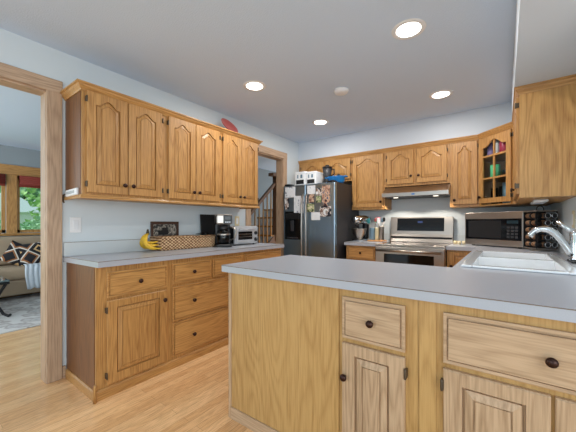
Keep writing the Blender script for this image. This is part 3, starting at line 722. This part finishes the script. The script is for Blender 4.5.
MB().tube(bez((-.01, 0, .045), (-.05, 0, .10), (-.085, .0, .205), (-.15, 0, .212), 10)+bez((-.15, 0, .212), (-.185, 0, .214), (-.21, 0, .195), (-.228, 0, .160), 8)[1:], [.025]*3+[.022]*8+[.019]*4+[.018, .019, .020, .020], 14).build('spout', M['chrome'], t)
MB().tube([(0, 0, .19), (-.03, 0, .21), (-.09, 0, .262)], [.020, .016, .012], 10).build('lever', M['chrome'], t)

# ------------------------------------------------------------------ dishes inside the glass cabinet
Mg = Matrix.Translation((-.233, 3.94, Z0)) @ Matrix.Rotation(-pi/4, 4, 'Z')
def mug(name, label, cat, lx, ly, lz, r, h, mat, handle=True):
    p = Mg @ Vector((lx, ly, lz)); t = thing(name, label, cat, p, -pi/4, 'dishes in the glass cabinet')
    MB().lathe([(r*.85, 0), (r, .008), (r, h), (r*.9, h), (r*.86, .012), (.001, .012)], n=24).build('bowl', M[mat], t)
    if handle: MB().tube([(r*.95, 0, h*.8), (r+.03, 0, h*.75), (r+.03, 0, h*.35), (r*.95, 0, h*.25)], .006, 8).build('handle', M[mat], t)
zs = (.0165, .3065, .5465)
mug('pitcher', 'tall raspberry pink tumbler on the top shelf of the glass cabinet', 'tumbler', .250, .072, zs[2], .044, .165, 'magenta', False)
mug('tumbler', 'white tumbler beside the pink one in the glass cabinet', 'tumbler', .165, .065, zs[2], .034, .16, 'white', False)
mug('mug', 'lilac mug at the left of the top shelf in the glass cabinet', 'mug', .085, .07, zs[2], .036, .14, 'lilac')
mug('tumbler', 'dark tumbler at the right of the top shelf in the glass cabinet', 'tumbler', .335, .068, zs[2], .034, .15, 'black', False)
mug('mug', 'mint green mug on the middle shelf of the glass cabinet', 'mug', .135, .075, zs[1], .046, .135, 'green', False)
mug('bowl', 'dark bowl at the right of the middle shelf in the glass cabinet', 'bowl', .285, .095, zs[1], .065, .06, 'black', False)
mug('bowl', 'teal lidded jar on the bottom shelf of the glass cabinet', 'jar', .27, .10, zs[0], .05, .22, 'blueglass', False)
mug('goblet', 'dark glass goblet at the left of the bottom shelf in the glass cabinet', 'goblet', .10, .10, zs[0], .034, .18, 'smoke', False)
mug('goblet', 'dark glass goblet beside the teal jar in the glass cabinet', 'goblet', .178, .12, zs[0], .034, .19, 'smoke', False)

# ------------------------------------------------------------------ left counter things
t = thing('banana_bunch', 'bunch of yellow bananas at the left end of the basket', 'bananas', (-2.50, 1.372, CZ), radians(-6))
MB().lathe([(.013, .0), (.014, .015), (.008, .04), (.009, .046), (.001, .048)], (0, -.03, .148), n=10).build('stem', M['stem'], t)
for k in range(5):
    f = k-2; lift = .018*(2-abs(f))
    pts = bez((.004*f, -.03, .158), (.016*f, -.10+.006*abs(f), .10+lift*.5), (.034*f, -.085, .012+lift), (.026*f, .065-.012*(k % 2), .03+lift*1.6), 12)
    R = [.007, .010, .014, .017, .018, .0185, .0185, .018, .017, .015, .012, .008, .004]
    pts = [Vector((p.x, p.y, max(p.z, R[i]+.0005))) for i, p in enumerate(pts)]
    MB().tube(pts, R, 10).build('banana', M['yellow'], t)
t = thing('woven_basket', 'long low woven seagrass basket against the left backsplash', 'basket', (-2.545, 1.74, CZ))
bx, by, bh = .085, .305, .118
o = MB(); rc = lambda i, z: [(-bx+i, -by+i, z), (bx-i, -by+i, z), (bx-i, by-i, z), (-bx+i, by-i, z)]
o.loft([rc(.008, 0), rc(.0, .02), rc(-.004, bh), rc(.008, bh), rc(.012, .01)], True, True).build('body', M['weave'], t, bevel=.006)
MB().tube([(-bx, -by, bh), (bx, -by, bh), (bx, by, bh), (-bx, by, bh), (-bx, -by, bh)], .009, 8).build('rim', M['weave'], t)
t = tag(MB().box(-.06, .06, -.11, .12, 0, .012).build('notebook', M['teal'], loc=(-2.55, 1.86, CZ+.105), rot=(radians(4), radians(4), 0)), 'teal booklet lying on top of the basket contents', 'booklet')
g_ = thing('sunglasses', 'black sunglasses resting on the right end of the basket', 'sunglasses', (-2.535, 1.965, CZ+.122))
MB().ball((0, -.03, .012), .012, .026, .02).ball((0, .03, .012), .012, .026, .02).box(-.004, .004, -.01, .01, .014, .02).build('lenses', M['bglass'], g_)
MB().tube([(0, -.055, .018), (-.07, -.052, .014)], .003, 6).tube([(0, .055, .018), (-.07, .052, .014)], .003, 6).build('temples', M['black'], g_)
t = tag(MB().box(-.06, .06, -.26, .02, 0, .04).build('mail_stack', M['paper'], loc=(-2.55, 1.72, CZ+.0112+.001)), 'stack of white mail lying inside the woven basket', 'mail')
t.location.z = CZ+.012
# framed picture standing behind
t = thing('picture_frame', 'dark wood framed picture of jars leaning on the wall behind the basket', 'picture frame', (-2.648, 1.60, 1.0205))
fo, fi, fh = .145, .122, .158
fr = MB()
fr.box(-.002, .012, -fo, -fi, 0, fh).box(-.002, .012, fi, fo, 0, fh).box(-.002, .012, -fi, fi, 0, .025).box(-.002, .012, -fi, fi, fh-.025, fh)
fr.build('frame', M['framewood'], t, bevel=.002)
MB().box(-.002, .002, -fi, fi, .025, fh-.025).build('picture', M['dishes'], t)
MB().box(.002, .003, -.07, .035, .03, .075).box(.002, .0032, -.03, .02, .075, .1).build('dark_print', M['matblack'], t)
t.location.x = -2.666
# cutting board behind the coffee maker
tag(MB().box(-.006, .006, -.13, .13, 0, .345).build('cutting_board', M['matblack'], loc=(-2.625, 2.135, CZ+.001), rot=(0, radians(-5.5), 0), bevel=.006), 'black cutting board leaning on the wall behind the coffee maker', 'cutting board')
# coffee maker, front towards the room
t = thing('coffee_maker', 'black and steel drip coffee maker with a glass carafe, beside the toaster oven', 'coffee maker', (-2.42, 2.12, CZ), radians(56))
# local: front is -y
MB().box(-.08, .08, -.12, .09, 0, .03).build('base', M['black'], t, bevel=.012, seg=3)
MB().box(-.08, .08, .03, .09, .03, .335).build('water_tank', M['black'], t, bevel=.01, seg=3)
bh_ = MB().box(-.083, .083, -.115, .09, .235, .34).build('brew_head', M['steel'], t, bevel=.016, seg=3)
MB().box(-.012, .076, -.118, -.112, .242, .332).build('control_panel', M['black'], bh_, bevel=.004)
MB().box(.005, .06, -.1195, -.1165, .285, .318).build('display', M['bglass'], bh_)
for k in range(3): MB().box(.006+.02*k, .02+.02*k, -.1195, -.1165, .255, .265).build('button', M['silver'], bh_)
cj = MB().lathe([(.052, .032), (.068, .05), (.072, .10), (.06, .165), (.05, .18), (.047, .18), (.056, .16), (.068, .10), (.064, .05), (.001, .036)], (0, -.045, 0), n=28).build('carafe', M['smoke'], t)
MB().lathe([(.05, .18), (.054, .19), (.052, .225), (.001, .228)], (0, -.045, 0), n=24).build('carafe_lid', M['black'], cj)
MB().lathe([(.058, .039), (.0635, .05), (.0665, .09), (.001, .09)], (0, -.045, 0), n=24).build('coffee', M['coffee'], cj)
MB().tube([(.05, -.075, .20), (.10, -.11, .20), (.118, -.122, .165), (.105, -.115, .09), (.066, -.085, .075)], [.009, .011, .011, .010, .007], 10).build('carafe_handle', M['steel'], cj)
MB().lathe([(.0705, .125), (.071, .135), (.068, .14)], (0, -.045, 0), n=28, cap=False).build('carafe_band', M['steel'], cj)
# toaster oven
t = thing('toaster_oven', 'silver toaster oven with two black knobs at the far end of the left counter', 'toaster oven', (-2.39, 2.262, CZ), RL)
tw, td, thh = .37, .25, .215
MB().box(0.002, tw, 0.012, td, .012, thh).build('case', M['silver'], t, bevel=.008, seg=3)
MB().box(-.002, .0018, .02, td-.012, .022, thh-.012).build('side_panel', M['black'], t, bevel=.0008)
for fx in (.03, tw-.03):
    for f2 in (.04, td-.04): MB().lathe([(.012, 0), (.014, .013)], (fx, f2, 0), n=10).build('foot', M['black'], t)
MB().box(0, tw, 0, .0118, .014, thh-.002).build('front_plate', M['silver'], t, bevel=.004)
td_ = MB().box(.02, .285, -.012, -.0005, .03, .198).build('door', M['silver'], t, bevel=.004)
MB().box(.042, .265, -.0138, -.0118, .062, .155).build('door_glass', M['bglass'], td_, bevel=.001)
MB().tube([(.04, -.035, .178), (.27, -.035, .178)], .007, 10).box(.05, .06, -.033, -.01, .173, .183).box(.25, .26, -.033, -.01, .173, .183).build('handle', M['silver'], td_)
for z in (.092, .122): MB().box(.046, .261, -.0148, -.0136, z, z+.006).build('rack_bar', M['steel'], td_)
for kz in (.06, .135): MB().lathe([(.021, 0), (.022, .012), (.016, .02), (.001, .021)], (.330, -.0005, kz), axis='-y', n=20).build('dial', M['black'], t)
# red plate on top of the cabinets
t = tag(MB().lathe([(.05, 0), (.10, .012), (.115, .024), (.113, .028), (.095, .017), (.05, .006), (.001, .006)], n=40).build('platter', M['red']), 'round red platter leaning on top of the left wall cabinets', 'platter')
t.location = (-2.50, 2.27, 2.238); t.rotation_euler = (radians(-4), radians(52), 0)
# small white clip on the cabinet side
t = thing('clip_holder', 'small white plastic holder with a grey hook on the side of the left cabinet', 'holder', (-2.52, .797, 1.36))
MB().box(-.10, .11, -.018, .0025, 0, .05).build('plate', M['white'], t, rot=(0, radians(-2), 0), bevel=.008, seg=3)
MB().box(-.075, .075, -.021, -.016, .015, .034).build('slot', plain('grey_plastic', rgb(170, 174, 178), .5), t, rot=(0, radians(-2), 0), bevel=.003)
MB().tube([(-.09, -.012, .02), (-.15, -.014, .015), (-.155, -.014, -.03), (-.14, -.014, -.04)], .006, 8).build('hook', M['hinge'], t)

# switch plates
def plate(label, x, y, z, rz, w=.075, h=.118, mat='white', toggle=True):
    t = thing('outlet_plate', label, 'outlet', (x, y, z), rz)
    MB().box(-w/2, w/2, -.006, -.0004, -h/2, h/2).build('cover', M[mat], t, bevel=.002)
    MB().box(-w*.24, w*.24, -.009, -.0055, -h*.3, h*.3).build('socket', M['paper'] if mat == 'white' else M['white'], t, bevel=.002)
plate('white outlet plate on the left wall above the near end of the counter', XL, .863, 1.15, RL)
plate('cream outlet plate on the left wall behind the toaster oven', XL, 2.57, 1.19, RL, mat='cream')
plate('cream outlet plate on the right wall behind the faucet', XR, 2.93, 1.19, -pi/2, .075, .13, mat='cream')

# ------------------------------------------------------------------ ceiling fixtures
def downlight(label, x, y):
    t = thing('downlight', label, 'ceiling light', (x, y, ZC), 0, 'recessed ceiling lights')
    MB().lathe([(.075, -.001), (.078, -.005), (.104, -.005), (.108, -.0005)], n=36, cap=False).build('trim_ring', M['white'], t)
    MB().lathe([(.077, -.0035), (.05, -.0045), (.001, -.005)], n=32, cap=False).build('lens', M['glow'], t)
    d = bpy.data.lights.new('downlight_lamp', 'AREA'); d.shape = 'DISK'; d.size = .15; d.energy = 6.5; d.color = (1, .96, .90)
    o = bpy.data.objects.new('downlight_lamp', d); COL.objects.link(o); o.parent = t; o.location = (0, 0, -.012)
for lb, x, y in (('recessed ceiling light nearest the camera, the largest', -.516, 2.05), ('recessed ceiling light in front of the left wall cabinets', -1.89, 2.04),
                 ('recessed ceiling light in front of the range hood', -.517, 3.28), ('recessed ceiling light in front of the fridge', -1.895, 3.27)):
    downlight(lb, x, y)
t = tag(MB().lathe([(.07, -.0005), (.07, -.012), (.058, -.03), (.03, -.034), (.001, -.034)], (-1.276, 2.6, ZC), n=32).build('smoke_detector', M['white']), 'round white smoke detector in the middle of the ceiling', 'smoke detector')

# ------------------------------------------------------------------ staircase in the hall
t = thing('staircase', 'oak staircase with a sloping handrail seen through the doorway beside the fridge', 'staircase', (-3.95, 3.66, 0))
rise, run = .185, .212
for k in range(8):
    z = .0+rise*(k+1); y = run*k
    MB().box(-.55, .22, y, y+run+.02, z-.03, z).build('tread', oakH, t)
    MB().box(-.55, .20, y+.018, y+.03, z-rise, z-.03).build('riser', M['white'], t)
st = MB().prism([(-.02, 0), (.16, 0), (run*8+.16, rise*8), (run*8-.02, rise*8+.02), (-.02, .16)], 'x', .20, .23).build('stringer', darkoak, t)
sl2 = rise/run
rail = lambda y: .18+.90+(y)*sl2+.03
MB().prism([(-.5, rail(-.5)-.035), (run*4.6, rail(run*4.6)-.035), (run*4.6, rail(run*4.6)+.03), (-.5, rail(-.5)+.03)], 'x', .17, .235).build('handrail', darkoak, t)
MB().box(.15, .26, run*4.6, run*4.6+.09, .8, rail(run*4.6)+.18).box(.14, .27, run*4.6-.12, run*4.6+.1, rail(run*4.6)+.14, rail(run*4.6)+.20).build('newel_post', darkoak, t)
for k in range(12):
    y = -.42+run*.55*k; zt = max(0, rise*(int(y/run)+1)) if y > 0 else 0
    MB().lathe([(.016, zt), (.017, zt+.26), (.012, zt+.30), (.016, zt+.40), (.0105, rail(y)-.02)], (.20 if y > 0 else .215, y, 0), n=10).build('baluster', oakV, t)
# ------------------------------------------------------------------ living room
tag(MB().box(-6.2, -4.25, -.6, 2.3, .0005, .012).build('area_rug', M['rug'], bevel=.003), 'pale grey patterned rug on the living room floor', 'rug')
t = thing('sofa', 'taupe sofa under the living room window', 'sofa', (-6.1, .6, .0125))
# local: front +x
MB().box(-.42, .22, -1.2, 1.25, .07, .30).build('frame', M['sofa'], t, bevel=.03, seg=3)
for i in range(2): MB().box(-.30, .24, -1.0+1.03*i, .02+1.03*i, .302, .49).build('seat_cushion', M['sofa'], t, bevel=.05, seg=3)
MB().box(-.50, -.28, -1.2, 1.25, .07, .80).build('back', M['sofa'], t, bevel=.05, seg=3)
for i in range(2): MB().box(-.27, -.12, -1.0+1.03*i, .02+1.03*i, .50, .94).build('back_cushion', M['sofa'], t, rot=(0, 0, 0), bevel=.06, seg=3)
MB().box(-.45, .2, 1.06, 1.28, .07, .60).build('arm', M['sofa'], t, bevel=.05, seg=3)
MB().box(-.45, .2, -1.25, -1.02, .07, .60).build('arm', M['sofa'], t, bevel=.05, seg=3)
for px_ in (-.44, .17):
    for py_ in (-1.14, 1.18): MB().box(px_, px_+.05, py_, py_+.05, 0, .075).build('leg', M['iron'], t)
def pillow(label, loc, rot, w, h, d):
    b = MB(); n_ = 10; rows = []
    for sgn in (1, -1):
        rows = [[((1-(abs(-1+2*i/n_))**3.0)**.5*(1-(abs(-1+2*j/n_))**3.0)**.5*d*sgn, (-1+2*i/n_)*w/2*(1-.07*(1-abs(-1+2*j/n_))), (-1+2*j/n_)*h/2*(1-.07*(1-abs(-1+2*i/n_)))) for i in range(n_+1)] for j in range(n_+1)]
        b.loft(rows, False, False, True, closed=False)
    bmesh.ops.remove_doubles(b.bm, verts=b.bm.verts, dist=.0005)
    return tag(b.build('throw_pillow', M['kilim'], loc=loc, rot=rot), label, 'pillow', 'patterned pillows on the sofa')
pillow('black and tan diamond pillow in front on the sofa, partly behind the door casing', (-6.06, 1.41, .685), (radians(10), radians(-24), radians(-4)), .44, .37, .085)
pillow('black and tan diamond pillow tilted behind the other on the sofa', (-6.10, 1.22, .67), (radians(-30), radians(-14), radians(0)), .36, .34, .06)
# throw blanket folded over the seat edge
b = MB(); L1 = []; L2 = []
ny = 26
pth = [(-6.12, .515), (-6.0, .518), (-5.90, .515), (-5.845, .50), (-5.825, .46), (-5.82, .38), (-5.815, .30), (-5.81, .22), (-5.81, .17)]
rows = []
for k, (x, z) in enumerate(pth):
    rows.append([(x+.010*(k > 2)*sin(i*1.35+k*.1)+.002*k*(k > 2), 1.235+.34*i/ny+.01*sin(k), z+.004*sin(i*1.3)-(.012*sin(i*.7) if k == 8 else 0)) for i in range(ny+1)])
o = b.loft(rows, False, False, True, closed=False).build('throw_blanket', M['throw']); sol = o.modifiers.new('solid', 'SOLIDIFY'); sol.thickness = .012; sol.offset = 1
tag(o, 'pale blue grey throw blanket hanging over the front of the sofa seat', 'blanket')
t = thing('coffee_table', 'coffee table with a grey green top and curved black iron legs', 'table', (-5.35, .43, .0125))
MB().box(-.46, .46, -.46, .46, .435, .455).build('tabletop', M['glasstop'], t, bevel=.006)
MB().box(-.46, .46, -.46, .46, .405, .434).build('apron', M['iron'], t, bevel=.006)
for sx in (-1, 1):
    for sy in (-1, 1):
        MB().tube([Vector((sx*p, sy*p, z)) for p, z in ((.43, .41), (.40, .34), (.36, .24), (.365, .14), (.41, .04), (.45, .015), (.465, .03))], .016, 10).build('leg', M['iron'], t)
# outside
gr = MB().box(-40, -6.9, -25, 40, -.9, -.6).build('lawn', M['grass']); struct(gr)
def tree(label, x, y, h, r, mat, seed):
    rn = random.Random(seed)
    t = thing('tree', label, 'tree', (x, y, -.6), 0, 'trees outside the living room window')
    MB().tube([(0, 0, 0), (.05, .03, h*.4), (.0, .0, h*.75)], [.16, .12, .05], 10).build('trunk', M['bark'], t)
    b = MB()
    cl = [(rn.uniform(-.6, .6)*r, rn.uniform(-.8, .8)*r, h*.62+rn.uniform(-.55, .5)*h*.6) for _ in range(16)]
    for (cx, cy, cz) in cl:
        for _ in range(150):
            d = Vector((rn.gauss(0, 1), rn.gauss(0, 1), rn.gauss(0, 1))).normalized()*r*.5*rn.uniform(.6, 1)
            p = Vector((cx, cy, cz))+d; u = Vector((rn.gauss(0, 1), rn.gauss(0, 1), rn.gauss(0, 1))).normalized(); v = u.orthogonal().normalized()
            s_ = r*.075
            vs = [b.bm.verts.new(p+u*s_), b.bm.verts.new(p+v*s_*.6), b.bm.verts.new(p-u*s_), b.bm.verts.new(p-v*s_*.6)]; b.face(vs)
    b.build('foliage', M[mat], t)
tree('bright green tree outside the right living room window, right of the pale roof', -12.0, 3.70, 4.8, 1.1, 'leaf', 1)
tree('low blue green bush outside the living room window, below the pale roof', -9.2, 1.85, 1.9, .85, 'leaf2', 2)
tree('leafy tree seen through the narrow left living room window', -12.0, .7, 4.4, .9, 'leaf', 3)
tree('tall blue green tree outside, behind the pale roofed house', -25.0, 5.2, 8, 3.2, 'leaf2', 4)
t = thing('house', 'small pale roofed house glimpsed through the living room window', 'house', (-19.0, 3.1, -.6))
MB().box(-1.5, 1.5, -1.2, 1.2, 0, 2.25).build('walls', M['siding'], t)
MB().prism([(-1.4, 2.25), (1.4, 2.25), (0, 3.15)], 'x', -1.7, 1.7).build('roof', M['roof'], t)
